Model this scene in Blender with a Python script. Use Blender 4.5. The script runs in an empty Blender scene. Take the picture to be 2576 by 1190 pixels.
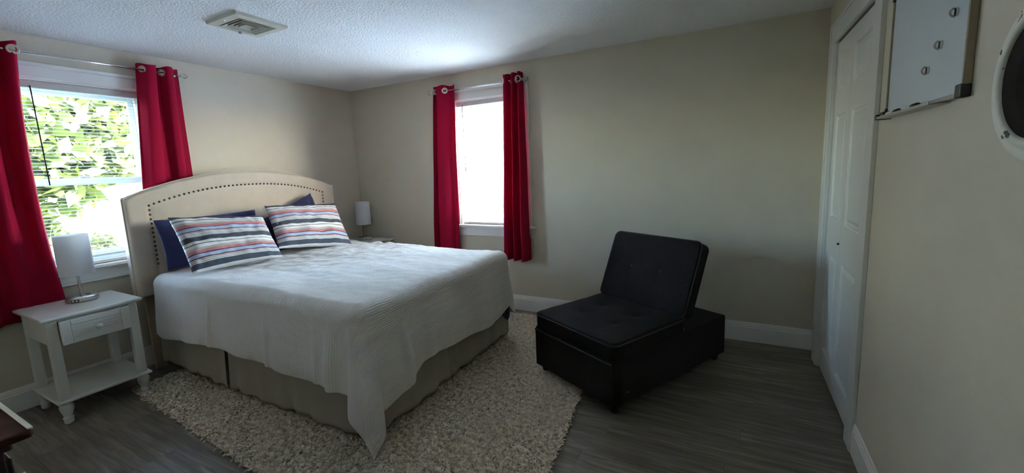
import bpy, bmesh, math, random
import numpy as np
from mathutils import Vector, Matrix, noise
random.seed(7); np.random.seed(7)
S = bpy.context.scene
C = S.collection
PI = math.pi

# ------------------------------------------------------------------ camera, sky, sun, exposure
def set_camera():
    yaw, pitch, roll = -0.486715, 0.135687, -0.0403978
    sy, cy, cp, sp = math.sin(yaw), math.cos(yaw), math.cos(pitch), math.sin(pitch)
    f = Vector((sy*cp, cy*cp, -sp)); r = Vector((cy, -sy, 0)); u = r.cross(f)
    r2 = r*math.cos(roll) + u*math.sin(roll); u2 = -r*math.sin(roll) + u*math.cos(roll)
    cam = bpy.data.objects.new('camera', bpy.data.cameras.new('camera')); C.objects.link(cam)
    m = Matrix.Identity(4)
    for i in range(3):
        m[i][0] = r2[i]; m[i][1] = u2[i]; m[i][2] = -f[i]
    m.translation = Vector((0, 0, 1.445)); cam.matrix_world = m
    cam.data.sensor_width = 36.0; cam.data.lens = 36.0*1035.2/2576
    cam.data.shift_x = -(1298.71-1288)/2576; cam.data.shift_y = (565.05-595)/2576
    cam.data.clip_start = 0.02; cam.data.clip_end = 200
    S.camera = cam
set_camera()
S.view_settings.view_transform = 'Standard'; S.view_settings.look = 'None'
S.view_settings.gamma = 1.0; S.view_settings.use_curve_mapping = False
S.view_settings.exposure = 1.2
try:
    S.cycles.use_denoising = True
    S.cycles.max_bounces = 10; S.cycles.diffuse_bounces = 6; S.cycles.transparent_max_bounces = 16
    S.cycles.sample_clamp_indirect = 8.0
    S.cycles.caustics_reflective = False; S.cycles.caustics_refractive = False
except Exception:
    pass
SKY = 7.0; SUN = 82.0
w = bpy.data.worlds.new('sky'); S.world = w; w.use_nodes = True
nt = w.node_tree; bg = nt.nodes['Background']
sk = nt.nodes.new('ShaderNodeTexSky'); sk.sky_type = 'NISHITA'; sk.sun_disc = False
sk.sun_elevation = math.radians(38); sk.sun_rotation = math.radians(70); sk.air_density = 1.0; sk.dust_density = 1.2
nt.links.new(sk.outputs[0], bg.inputs[0]); bg.inputs[1].default_value = SKY
sun = bpy.data.objects.new('sun', bpy.data.lights.new('sun', 'SUN')); C.objects.link(sun)
sun.data.energy = SUN; sun.data.angle = math.radians(1.0); sun.data.color = (0.97, 0.98, 1.0)
sun.rotation_euler = Vector((-0.62, -0.50, -0.63)).to_track_quat('-Z', 'Y').to_euler()

XA, YB, XC, ZC, YF = -4.10, 3.625, 0.558, 2.437, -0.34      # room planes

# daylight portals in the two window openings (guide the sky light, emit nothing themselves)
def portal(loc, rot, sx, sy):
    l = bpy.data.lights.new('portal', 'AREA'); l.shape = 'RECTANGLE'; l.size = sx; l.size_y = sy
    l.cycles.is_portal = True
    o = bpy.data.objects.new('window_portal', l); C.objects.link(o); o.location = loc; o.rotation_euler = rot
portal((XA-.135, 1.22, 1.52), (0, -PI/2, 0), 1.28, 0.80)
portal((-2.205, YB+.135, 1.52), (-PI/2, 0, 0), 0.77, 1.28)

# ------------------------------------------------------------------ materials
def ramp(nt, stops, interp='LINEAR'):
    n = nt.nodes.new('ShaderNodeValToRGB'); cr = n.color_ramp; cr.interpolation = interp
    cr.elements[0].position = stops[0][0]; cr.elements[0].color = (*stops[0][1], 1)
    cr.elements[1].position = stops[-1][0]; cr.elements[1].color = (*stops[-1][1], 1)
    for p, c in stops[1:-1]:
        e = cr.elements.new(p); e.color = (*c, 1)
    return n
def mat(name, col, rough=.6, metal=0., bump=0., bscale=60., var=0., vscale=6., spec=.5, sheen=0., trans=0., coat=0.):
    m = bpy.data.materials.new(name); m.use_nodes = True; nt = m.node_tree; p = nt.nodes['Principled BSDF']
    p.inputs['Base Color'].default_value = (*col, 1); p.inputs['Roughness'].default_value = rough
    p.inputs['Metallic'].default_value = metal; p.inputs['Specular IOR Level'].default_value = spec
    p.inputs['Sheen Weight'].default_value = sheen; p.inputs['Coat Weight'].default_value = coat
    tc = nt.nodes.new('ShaderNodeTexCoord')
    if var:
        n = nt.nodes.new('ShaderNodeTexNoise'); n.inputs['Scale'].default_value = vscale; n.inputs['Detail'].default_value = 5
        nt.links.new(tc.outputs['Object'], n.inputs['Vector'])
        r = ramp(nt, [(.3, tuple(c*(1-var) for c in col)), (.7, tuple(min(1, c*(1+var)) for c in col))])
        nt.links.new(n.outputs['Fac'], r.inputs[0]); nt.links.new(r.outputs[0], p.inputs['Base Color'])
    if bump:
        n = nt.nodes.new('ShaderNodeTexNoise'); n.inputs['Scale'].default_value = bscale; n.inputs['Detail'].default_value = 4
        nt.links.new(tc.outputs['Object'], n.inputs['Vector'])
        b = nt.nodes.new('ShaderNodeBump'); b.inputs['Strength'].default_value = bump; b.inputs['Distance'].default_value = .01
        nt.links.new(n.outputs['Fac'], b.inputs['Height']); nt.links.new(b.outputs[0], p.inputs['Normal'])
    if trans:
        t = nt.nodes.new('ShaderNodeBsdfTranslucent'); t.inputs[0].default_value = (*col, 1)
        mx = nt.nodes.new('ShaderNodeMixShader'); mx.inputs[0].default_value = trans
        out = nt.nodes['Material Output']
        nt.links.new(p.outputs[0], mx.inputs[1]); nt.links.new(t.outputs[0], mx.inputs[2]); nt.links.new(mx.outputs[0], out.inputs[0])
    return m
M = {}
M['wall'] = mat('wall_paint', (.60, .545, .445), .75, bump=.12, bscale=220, var=.02)
M['ceiling'] = mat('popcorn_ceiling', (.80, .81, .82), .9, bump=.9, bscale=75)
M['trim'] = mat('trim_white_paint', (.84, .83, .81), .4, bump=.03, bscale=30)
M['door'] = mat('door_white_paint', (.66, .65, .62), .45, bump=.05, bscale=90)
M['vinyl'] = mat('vinyl_window', (.75, .76, .76), .35)
M['slat'] = mat('blind_slat', (.72, .72, .70), .45, trans=.25)
M['nickel'] = mat('brushed_nickel', (.62, .60, .56), .28, metal=1.)
M['chrome'] = mat('chrome', (.75, .75, .75), .15, metal=1.)
M['black'] = mat('black_plastic', (.012, .012, .014), .45)
M['dark'] = mat('dark_void', (.01, .009, .008), .9)
M['red'] = mat('red_curtain', (.34, .003, .034), .8, bump=.1, bscale=400, spec=.15, trans=.25)
M['cream'] = mat('cream_linen', (.52, .44, .355), .85, bump=.15, bscale=500, var=.05, vscale=9, sheen=.2)
M['bronze'] = mat('bronze_nail', (.10, .075, .055), .3, metal=1.)
M['navy'] = mat('navy_cotton', (.012, .014, .075), .8, bump=.15, bscale=40, sheen=.1)
M['skirt'] = mat('taupe_bed_skirt', (.34, .30, .25), .85, bump=.1, bscale=300)
M['wood'] = mat('leg_wood', (.38, .30, .20), .6, var=.2)
M['white_paint'] = mat('nightstand_white', (.66, .66, .62), .3, bump=.02, bscale=60, coat=.2)
M['shade'] = mat('lamp_shade', (.88, .89, .92), .8, trans=.35, bump=.05, bscale=300)
M['char'] = mat('charcoal_fabric', (.0095, .0078, .0080), .9, bump=.25, bscale=350, var=.25, vscale=60, spec=.2)
M['charpipe'] = mat('charcoal_piping', (.022, .020, .020), .8)
M['mahog'] = mat('dark_mahogany', (.030, .008, .008), .4, var=.4, vscale=14)
M['oldtop'] = mat('worn_wood_top', (.050, .016, .009), .85, spec=.2, var=.5, vscale=16)
M['pale_edged'] = mat('pale_edge_strip', (.75, .68, .58), .6)
M['board'] = mat('whiteboard_face', (.60, .66, .70), .3)
M['alum'] = mat('aluminium_frame', (.50, .48, .44), .35, metal=.6)
M['rail'] = mat('shaded_alum_rail', (.27, .22, .15), .5)  # aluminium side rails, their shadow and reflection painted in as tan
M['vent'] = mat('vent_cream', (.52, .50, .42), .5, var=.06)
M['clear'] = mat('clear_acrylic', (.75, .78, .8), .1)
M['plaque'] = mat('plaque_brown', (.014, .009, .008), .85, var=.3, vscale=5, spec=.1)
M['bark'] = mat('bark', (.16, .14, .12), .9, var=.4, vscale=5)
M['lawn'] = mat('lawn', (.022, .034, .008), 1.0, var=.35, vscale=2, spec=0)
M['drive'] = mat('pale_driveway', (.60, .655, .73), .9, var=.08)
M['siding'] = mat('white_siding', (.55, .55, .54), .7)
M['roofing'] = mat('grey_roof', (.022, .023, .025), .9, var=.2)
M['pileback'] = mat('rug_backing', (.45, .37, .28), .95)
for i, c in enumerate([(.040, .056, .008), (.030, .044, .008), (.058, .068, .010)]):
    M['leaf%d' % i] = mat('leaf_%d' % i, c, .6, trans=.5)

def glass_mat():
    m = bpy.data.materials.new('window_glass'); m.use_nodes = True; nt = m.node_tree
    nt.nodes.remove(nt.nodes['Principled BSDF']); out = nt.nodes['Material Output']
    t = nt.nodes.new('ShaderNodeBsdfTransparent'); t.inputs[0].default_value = (.94, .97, .95, 1)
    g = nt.nodes.new('ShaderNodeBsdfGlossy'); g.inputs['Roughness'].default_value = .02
    mx = nt.nodes.new('ShaderNodeMixShader'); mx.inputs[0].default_value = .04
    nt.links.new(t.outputs[0], mx.inputs[1]); nt.links.new(g.outputs[0], mx.inputs[2]); nt.links.new(mx.outputs[0], out.inputs[0])
    return m
M['glass'] = glass_mat()
def crystal_mat():
    m = bpy.data.materials.new('crystal'); m.use_nodes = True; nt = m.node_tree; p = nt.nodes['Principled BSDF']
    p.inputs['Base Color'].default_value = (.95, .95, .95, 1); p.inputs['Roughness'].default_value = .03
    p.inputs['Transmission Weight'].default_value = 1.0; p.inputs['IOR'].default_value = 1.5
    return m
M['crystal'] = crystal_mat()

def plank_mat():
    m = bpy.data.materials.new('vinyl_plank'); m.use_nodes = True; nt = m.node_tree; p = nt.nodes['Principled BSDF']
    L = nt.links.new
    tc = nt.nodes.new('ShaderNodeTexCoord'); oi = nt.nodes.new('ShaderNodeObjectInfo')
    mp = nt.nodes.new('ShaderNodeMapping'); mp.inputs['Scale'].default_value = (1.3, 16, 1)
    ad = nt.nodes.new('ShaderNodeVectorMath'); ad.operation = 'ADD'
    mu = nt.nodes.new('ShaderNodeVectorMath'); mu.operation = 'SCALE'; mu.inputs[0].default_value = (7, 3, 5)
    L(oi.outputs['Random'], mu.inputs['Scale']); L(tc.outputs['Object'], ad.inputs[0]); L(mu.outputs[0], ad.inputs[1]); L(ad.outputs[0], mp.inputs[0])
    n = nt.nodes.new('ShaderNodeTexNoise'); n.inputs['Scale'].default_value = 2.2; n.inputs['Detail'].default_value = 8; n.inputs['Roughness'].default_value = .62; n.inputs['Distortion'].default_value = .6
    L(mp.outputs[0], n.inputs['Vector'])
    r = ramp(nt, [(.30, (.085, .070, .052)), (.48, (.15, .128, .10)), (.60, (.21, .185, .152)), (.75, (.31, .28, .24))])
    L(n.outputs['Fac'], r.inputs[0])
    hs = nt.nodes.new('ShaderNodeHueSaturation'); mr = nt.nodes.new('ShaderNodeMapRange')
    mr.inputs['To Min'].default_value = .82; mr.inputs['To Max'].default_value = 1.15
    L(oi.outputs['Random'], mr.inputs[0]); L(mr.outputs[0], hs.inputs['Value']); L(r.outputs[0], hs.inputs['Color']); L(hs.outputs[0], p.inputs['Base Color'])
    p.inputs['Roughness'].default_value = .42
    b = nt.nodes.new('ShaderNodeBump'); b.inputs['Strength'].default_value = .15; b.inputs['Distance'].default_value = .003
    L(n.outputs['Fac'], b.inputs['Height']); L(b.outputs[0], p.inputs['Normal'])
    return m
M['plank'] = plank_mat()

def blanket_mat():
    m = bpy.data.materials.new('white_woven_cotton'); m.use_nodes = True; nt = m.node_tree; p = nt.nodes['Principled BSDF']; L = nt.links.new
    p.inputs['Base Color'].default_value = (.78, .74, .70, 1); p.inputs['Roughness'].default_value = .9; p.inputs['Sheen Weight'].default_value = .25
    uv = nt.nodes.new('ShaderNodeUVMap'); uv.uv_map = 'UVMap'
    wv = nt.nodes.new('ShaderNodeTexWave'); wv.wave_type = 'BANDS'; wv.bands_direction = 'X'; wv.inputs['Scale'].default_value = 24; wv.inputs['Distortion'].default_value = 2.0; wv.inputs['Detail'].default_value = 2; wv.inputs['Detail Scale'].default_value = 3
    n = nt.nodes.new('ShaderNodeTexNoise'); n.inputs['Scale'].default_value = 90; n.inputs['Detail'].default_value = 3
    L(uv.outputs[0], wv.inputs['Vector']); L(uv.outputs[0], n.inputs['Vector'])
    ad = nt.nodes.new('ShaderNodeMath'); ad.operation = 'ADD'; L(wv.outputs['Fac'], ad.inputs[0]); L(n.outputs['Fac'], ad.inputs[1])
    b = nt.nodes.new('ShaderNodeBump'); b.inputs['Strength'].default_value = .55; b.inputs['Distance'].default_value = .005
    L(ad.outputs[0], b.inputs['Height']); L(b.outputs[0], p.inputs['Normal'])
    return m
M['blanket'] = blanket_mat()

def stripe_mat():
    m = bpy.data.materials.new('striped_cotton'); m.use_nodes = True; nt = m.node_tree; p = nt.nodes['Principled BSDF']; L = nt.links.new
    W_ = (.66, .66, .66); CH = (.045, .055, .08); PK = (.50, .17, .19); BL = (.36, .44, .62); MR = (.10, .03, .06); BE = (.42, .39, .36); PE = (.72, .50, .42); BK = (.02, .02, .03); G = (.33, .33, .34)
    seq = [(CH, .06), (W_, .045), (BK, .012), (W_, .045), (BE, .04), (PK, .05), (BK, .012), (BL, .05), (MR, .016), (PE, .008),
           (G, .014), (W_, .014), (G, .014), (W_, .012), (G, .014), (W_, .01), (CH, .085), (W_, .045), (BK, .01), (W_, .05), (BE, .04),
           (PK, .05), (BK, .012), (BL, .055), (MR, .018), (PE, .01), (G, .014), (W_, .012), (G, .014), (W_, .012), (CH, .08), (W_, .03)]
    tot = sum(s for _, s in seq); stops = []; a = 0
    for c, s in seq:
        stops.append((a/tot, c)); a += s
    r = ramp(nt, stops, 'CONSTANT')
    uv = nt.nodes.new('ShaderNodeUVMap'); uv.uv_map = 'UVMap'
    sp = nt.nodes.new('ShaderNodeSeparateXYZ'); L(uv.outputs[0], sp.inputs[0]); L(sp.outputs['Y'], r.inputs[0]); L(r.outputs[0], p.inputs['Base Color'])
    p.inputs['Roughness'].default_value = .75
    n = nt.nodes.new('ShaderNodeTexNoise'); n.inputs['Scale'].default_value = 12; tc = nt.nodes.new('ShaderNodeTexCoord'); L(tc.outputs['Object'], n.inputs['Vector'])
    b = nt.nodes.new('ShaderNodeBump'); b.inputs['Strength'].default_value = .3; b.inputs['Distance'].default_value = .01
    L(n.outputs['Fac'], b.inputs['Height']); L(b.outputs[0], p.inputs['Normal'])
    return m
M['stripe'] = stripe_mat()

def pile_mat():
    m = bpy.data.materials.new('shag_pile'); m.use_nodes = True; nt = m.node_tree; p = nt.nodes['Principled BSDF']; L = nt.links.new
    g = nt.nodes.new('ShaderNodeTexCoord'); n = nt.nodes.new('ShaderNodeTexWhiteNoise') if False else nt.nodes.new('ShaderNodeTexNoise')
    n.inputs['Scale'].default_value = 38; n.inputs['Detail'].default_value = 2
    L(g.outputs['Object'], n.inputs['Vector'])
    r = ramp(nt, [(.3, (.40, .31, .22)), (.5, (.62, .52, .40)), (.7, (.80, .70, .57))])
    L(n.outputs['Fac'], r.inputs[0]); L(r.outputs[0], p.inputs['Base Color']); p.inputs['Roughness'].default_value = .95
    return m
M['pile'] = pile_mat()

def chipped_mat():
    m = bpy.data.materials.new('chipped_white'); m.use_nodes = True; nt = m.node_tree; p = nt.nodes['Principled BSDF']; L = nt.links.new
    tc = nt.nodes.new('ShaderNodeTexCoord'); n = nt.nodes.new('ShaderNodeTexNoise'); n.inputs['Scale'].default_value = 26; n.inputs['Detail'].default_value = 5
    L(tc.outputs['Object'], n.inputs['Vector'])
    r = ramp(nt, [(.0, (.03, .028, .02)), (.345, (.05, .045, .03)), (.37, (.66, .64, .57)), (1, (.74, .72, .65))])
    L(n.outputs['Fac'], r.inputs[0]); L(r.outputs[0], p.inputs['Base Color']); p.inputs['Roughness'].default_value = .6
    return m
M['chipped'] = chipped_mat()

# ------------------------------------------------------------------ helpers
class MB:
    def __init__(s): s.v = []; s.f = []; s.uv = None
    def box(s, a, b):
        x0, y0, z0 = [min(p, q) for p, q in zip(a, b)]; x1, y1, z1 = [max(p, q) for p, q in zip(a, b)]; n = len(s.v)
        s.v += [(x0, y0, z0), (x1, y0, z0), (x1, y1, z0), (x0, y1, z0), (x0, y0, z1), (x1, y0, z1), (x1, y1, z1), (x0, y1, z1)]
        s.f += [tuple(n+i for i in q) for q in ((3, 2, 1, 0), (4, 5, 6, 7), (0, 1, 5, 4), (1, 2, 6, 5), (2, 3, 7, 6), (3, 0, 4, 7))]
        return s
    def tube(s, pts, r, n=8, closed=False, cap=True):
        pts = [Vector(p) for p in pts]; k = len(pts); base = len(s.v)
        prev = None
        for i, p in enumerate(pts):
            if closed: t = pts[(i+1) % k]-pts[i-1]
            else: t = pts[min(i+1, k-1)]-pts[max(i-1, 0)]
            t.normalize()
            if prev is None:
                a = Vector((0, 0, 1)) if abs(t.z) < .9 else Vector((1, 0, 0)); prev = t.cross(a).normalized()
            e = (prev-t*prev.dot(t)).normalized(); prev = e; g = t.cross(e)
            rr = r[i] if isinstance(r, (list, tuple)) else r
            for j in range(n):
                a = 2*PI*j/n; s.v.append(tuple(p+e*math.cos(a)*rr+g*math.sin(a)*rr))
        for i in range(k if closed else k-1):
            for j in range(n):
                i2 = (i+1) % k; s.f.append((base+i*n+j, base+i*n+(j+1) % n, base+i2*n+(j+1) % n, base+i2*n+j))
        if cap and not closed:
            s.f.append(tuple(base+j for j in range(n))[::-1]); s.f.append(tuple(base+(k-1)*n+j for j in range(n)))
        return s
    def lathe(s, prof, n=24, c=(0, 0, 0), axis='z'):
        base = len(s.v); k = len(prof)
        for r, z in prof:
            for j in range(n):
                a = 2*PI*j/n; p = (r*math.cos(a), r*math.sin(a), z)
                if axis == 'x': p = (p[2], p[0], p[1])
                if axis == 'y': p = (p[1], p[2], p[0])
                s.v.append((c[0]+p[0], c[1]+p[1], c[2]+p[2]))
        for i in range(k-1):
            for j in range(n):
                s.f.append((base+i*n+j, base+i*n+(j+1) % n, base+(i+1)*n+(j+1) % n, base+(i+1)*n+j))
        if tuple(prof[0]) == tuple(prof[-1]): return s
        if prof[0][0] > 1e-5: s.f.append(tuple(base+j for j in range(n))[::-1])
        if prof[-1][0] > 1e-5: s.f.append(tuple(base+(k-1)*n+j for j in range(n)))
        return s
    def grid(s, fn, nu, nv, uv=None, closed_u=False):
        base = len(s.v); W = nu if closed_u else nu+1
        for j in range(nv+1):
            for i in range(W):
                s.v.append(tuple(fn(i/nu, j/nv)))
        for j in range(nv):
            for i in range(nu):
                i2 = (i+1) % W
                s.f.append((base+j*W+i, base+j*W+i2, base+(j+1)*W+i2, base+(j+1)*W+i))
        return s
    def build(s, name, m, parent=None, bevel=0, smooth=False, segs=2, uvf=None):
        me = bpy.data.meshes.new(name); me.from_pydata(s.v, [], s.f)
        bm = bmesh.new(); bm.from_mesh(me)
        if bevel:
            es = [e for e in bm.edges if len(e.link_faces) == 2 and e.calc_face_angle(0) > .6]
            bmesh.ops.bevel(bm, geom=es, offset=bevel, segments=segs, affect='EDGES', profile=.5, clamp_overlap=True)
        bmesh.ops.recalc_face_normals(bm, faces=bm.faces)
        if uvf:
            lay = bm.loops.layers.uv.new('UVMap')
            for f in bm.faces:
                for l in f.loops: l[lay].uv = uvf[l.vert.index]
        bm.to_mesh(me); bm.free()
        me.materials.append(m)
        if smooth:
            me.polygons.foreach_set('use_smooth', [True]*len(me.polygons))
        o = bpy.data.objects.new(name, me); C.objects.link(o)
        if parent: o.parent = parent
        if smooth and bevel:
            try: me.set_sharp_from_angle(angle=math.radians(50))
            except Exception: pass
        return o
def empty(name, loc=(0, 0, 0), rz=0.):
    o = bpy.data.objects.new(name, None); C.objects.link(o); o.location = loc; o.rotation_euler = (0, 0, rz); o.empty_display_size = .05; return o
def tag(o, label, cat, group=None):
    o['label'] = label; o['category'] = cat
    if group: o['group'] = group
    return o
def struct(o): o['kind'] = 'structure'; return o
def bx(a, b): return MB().box(a, b)
def copy_obj(o, parent=None, loc=None):
    c = o.copy(); C.objects.link(c)
    if parent is not None: c.parent = parent
    if loc is not None: c.location = loc
    return c
def copy_tree(o, parent=None):
    c = o.copy(); C.objects.link(c); c.parent = parent
    for ch in [q for q in bpy.data.objects if q.parent == o]:
        copy_tree(ch, c)
    return c
def catmull(pts, n):
    P = [pts[0]]+list(pts)+[pts[-1]]; segs = len(pts)-1; out = []
    for i in range(n+1):
        t = i/n*segs; k = min(int(t), segs-1); t -= k
        p0, p1, p2, p3 = [np.array(P[k+j], float) for j in range(4)]
        out.append(.5*((2*p1)+(-p0+p2)*t+(2*p0-5*p1+4*p2-p3)*t*t+(-p0+3*p1-3*p2+p3)*t**3))
    return out
def sm(a, b, x):
    t = max(0., min(1., (x-a)/(b-a))); return t*t*(3-2*t)

# ------------------------------------------------------------------ room shell
T = .16
AY0, AY1, WZ0, WZ1 = .82, 1.62, .875, 2.16           # window_1 opening on the left wall
BX0, BX1 = -2.59, -1.82                              # window_2 opening on the back wall
m_ = MB()
m_.box((XA-T, YF-T, 0), (XA, AY0, ZC)).box((XA-T, AY1, 0), (XA, YB+T, ZC)).box((XA-T, AY0, 0), (XA, AY1, WZ0)).box((XA-T, AY0, WZ1), (XA, AY1, ZC))
struct(m_.build('wall_left', M['wall']))
m_ = MB()
m_.box((XA, YB, 0), (BX0, YB+T, ZC)).box((BX1, YB, 0), (XC+.8, YB+T, ZC)).box((BX0, YB, 0), (BX1, YB+T, WZ0)).box((BX0, YB, WZ1), (BX1, YB+T, ZC))
struct(m_.build('wall_back', M['wall']))
DY0, DY1, DZ = 2.48, 3.345, 2.15                     # closet opening on the right wall
m_ = MB()
m_.box((XC, YF-T, 0), (XC+.12, DY0, ZC)).box((XC, DY1, 0), (XC+.12, YB, ZC)).box((XC, DY0, DZ), (XC+.12, DY1, ZC))
m_.box((XC+.7, DY0-.2, 0), (XC+.8, YB, ZC)).box((XC+.12, DY0-.3, 0), (XC+.8, DY0-.2, ZC))
struct(m_.build('wall_right', M['wall']))
struct(bx((XA, YF-T, 0), (XC, YF, ZC)).build('wall_front', M['wall']))
struct(bx((XA-T, YF-T, ZC), (XC+.8, YB+T, ZC+.12)).build('ceiling', M['ceiling']))
floor = struct(bx((XA-T, YF-T, -.12), (XC+.8, YB+T, -.0045)).build('floor', M['dark']))
# floor planks: one object each, running along the back wall
pw, pl = .182, 1.22; row = 0; y = YF
while y < YB-.01:
    y2 = min(y+pw, YB); x = XA - (row*.47 % 1.0)*pl
    while x < XC+.1:
        a = max(x, XA); b = min(x+pl, XC+.1)
        if b-a > .02:
            cx, cy = (a+b)/2, (y+y2)/2; hx, hy = (b-a)/2-.0005, (y2-y)/2-.0005
            o = bx((-hx, -hy, -.0045), (hx, hy, 0)).build('floor_plank', M['plank'], floor)
            o.location = (cx, cy, 0)
        x += pl
    y += pw; row += 1

def baseboard(name, p0, p1, nrm):
    """profiled board from p0 to p1 along the wall, nrm points into the room"""
    prof = [(0, 0), (.014, 0), (.014, .115), (.011, .122), (.011, .134), (.007, .139), (.007, .150), (.003, .156), (0, .156)]
    p0 = Vector(p0); p1 = Vector(p1); n = Vector(nrm); mb = MB(); k = len(prof)
    for p in (p0, p1):
        for d, z in prof: mb.v.append((p.x+n.x*d, p.y+n.y*d, z))
    for i in range(k-1): mb.f.append((i, i+1, k+i+1, k+i))
    mb.f.append(tuple(range(k))); mb.f.append(tuple(range(k, 2*k)))
    return struct(mb.build(name, M['trim']))
baseboard('baseboard_left', (XA, YF, 0), (XA, YB, 0), (1, 0, 0))
baseboard('baseboard_back', (XA+.014, YB, 0), (XC, YB, 0), (0, -1, 0))
baseboard('baseboard_right', (XC, YF, 0), (XC, DY0-.112, 0), (-1, 0, 0))
baseboard('baseboard_front', (XA+.014, YF, 0), (XC-.014, YF, 0), (0, 1, 0))

# ------------------------------------------------------------------ windows (local frame: X along wall, Y outwards, Z up)
def window(name, loc, rz, w, leftcas=True):
    root = struct(empty(name, loc, rz)); z0, z1 = WZ0, WZ1; h = w/2; cw = .088
    def part(mb, n, m, **k): return mb.build(n, m, root, **k)
    # jamb lining
    j = MB(); j.box((-h, 0, z1-.012), (h, T, z1)).box((-h, 0, z0), (-h+.012, T, z1)).box((h-.012, 0, z0), (h, T, z1)).box((-h, .04, z0), (h, T, z0+.02))
    part(j, 'jamb', M['trim'])
    c = MB()
    for s in (-1, 1):
        c.box((s*h, -.016, z0), (s*(h+cw-.02), 0, z1+.0)); c.box((s*(h+cw-.022), -.024, z0), (s*(h+cw), 0, z1+cw+.012)); c.box((s*(h-.004), -.020, z0), (s*(h+.010), 0, z1))
    c.box((-h-cw+.022, -.016, z1+.0), (h+cw-.022, 0, z1+cw-.012)); c.box((-h-cw+.022, -.024, z1+cw-.012), (h+cw-.022, 0, z1+cw+.012)); c.box((-h, -.020, z1-.004), (h, 0, z1+.010))
    part(c, 'casing', M['trim'], bevel=.002, segs=1)
    part(bx((-h-cw-.03, -.058, z0-.024), (h+cw+.03, .04, z0)), 'stool', M['trim'], bevel=.006)
    a = bx((-h-cw, -.014, z0-.098), (h+cw, 0, z0-.024)); a.box((-h-cw, -.019, z0-.118), (h+cw, 0, z0-.098))
    part(a, 'apron', M['trim'], bevel=.002, segs=1)
    # vinyl frame and two sashes
    f = MB(); y0, y1 = .075, .135
    f.box((-h+.012, y0, z0+.02), (-h+.045, y1, z1-.012)).box((h-.045, y0, z0+.02), (h-.012, y1, z1-.012)).box((-h+.045, y0, z1-.045), (h-.045, y1, z1-.012)).box((-h+.045, y0, z0+.02), (h-.045, y1, z0+.05))
    part(f, 'frame', M['vinyl'], bevel=.002, segs=1)
    zm = 1.475; i = h-.045
    for nm, a0, a1, yy in (('lower_sash', z0+.05, zm+.028, .080), ('upper_sash', zm-.022, z1-.045, .108)):
        s = MB(); t = .036
        s.box((-i, yy, a0), (-i+t, yy+.026, a1)).box((i-t, yy, a0), (i, yy+.026, a1)).box((-i+t, yy, a0), (i-t, yy+.026, a0+t+.008)).box((-i+t, yy, a1-t), (i-t, yy+.026, a1))
        so = part(s, nm, M['vinyl'], bevel=.003, segs=1)
        bx((-i+t-.004, yy+.011, a0+t), (i-t+.004, yy+.015, a1-t+.004)).build('pane', M['glass'], so)
        if nm == 'lower_sash':
            bx((-.03, yy-.006, zm+.028), (.03, yy+.02, zm+.040)).build('sash_lock', M['nickel'], so, bevel=.003)
    return root
window('window_1', (XA, (AY0+AY1)/2, 0), PI/2, AY1-AY0)
window('window_2', ((BX0+BX1)/2, YB, 0), 0, BX1-BX0)

def blind(name, loc, rz, w, label, wand_x, wand_len, tilt_deg):
    root = tag(empty(name, loc, rz), label, 'blind'); h = w/2-.016; z1 = WZ1-.013
    hb = bx((-h, .018, z1-.045), (h, .052, z1)); hb.box((-h, .014, z1-.047), (h, .018, z1-.002)); hb.build('headrail', M['slat'], root, bevel=.002, segs=1)
    for s in (-1, 1):
        bx((s*(h-.11)-.012, .010, z1-.022), (s*(h-.11)+.012, .016, z1-.010)).build('mounting_clip', M['nickel'], root)
    # slightly arched slat
    mb = MB(); n = 4; tilt = math.radians(tilt_deg)
    for x in (-h+.004, h-.004):
        for k in range(n+1):
            t = k/n*2-1; yy = t*.0125; zz = .0022*(1-t*t)
            yr = yy*math.cos(tilt)-zz*math.sin(tilt); zr = yy*math.sin(tilt)+zz*math.cos(tilt)
            mb.v.append((x, yr, zr))
    for k in range(n): mb.f.append((k, k+1, n+2+k, n+1+k))
    for k in range(n+1):
        v = mb.v[k]; mb.v.append((v[0], v[1], v[2]-.0006))
    for k in range(n+1):
        v = mb.v[n+1+k]; mb.v.append((v[0], v[1], v[2]-.0006))
    o = 2*(n+1)
    for k in range(n): mb.f.append((o+k+1, o+k, o+n+1+k, o+n+2+k))
    mb.f.append((0, n+1, o+n+1, o)); mb.f.append((n, o+n, o+2*n+1, 2*n+1))
    zt, zb = z1-.060, WZ0+.085; cnt = int((zt-zb)/.0235)
    first = None
    for k in range(cnt+1):
        z = zt-(zt-zb)*k/cnt
        if first is None: first = mb.build('slat', M['slat'], root); first.location = (0, .035, z)
        else: copy_obj(first, root, (0, .035, z))
    bx((-h+.002, .024, zb-.034), (h-.002, .046, zb-.018)).build('bottom_rail', M['slat'], root, bevel=.003)
    cords = MB()
    for x in (-h+.11, h-.11):
        for yy in (.0215, .0485): cords.tube([(x, yy, z1-.04), (x, yy, zb-.02)], .0008, 4)
    cords.build('ladder_cords', M['slat'], root)
    wd = MB().tube([(wand_x, .010, z1-.035), (wand_x, .006, z1-.07), (wand_x+.004, .004, z1-.07-wand_len)], .0035, 6)
    wd.build('tilt_wand', M['char'], root)['label'] = 'dark grey tilt wand'
    return root
blind('mini_blind', (XA, (AY0+AY1)/2, 0), PI/2, AY1-AY0, 'white mini blind with a dark wand in the window beside the bed, showing green trees', -.205, .62, 0)
blind('mini_blind', ((BX0+BX1)/2, YB, 0), 0, BX1-BX0, 'white mini blind in the small bright window on the far wall beyond the bed', -.295, .64, -13)

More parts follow.
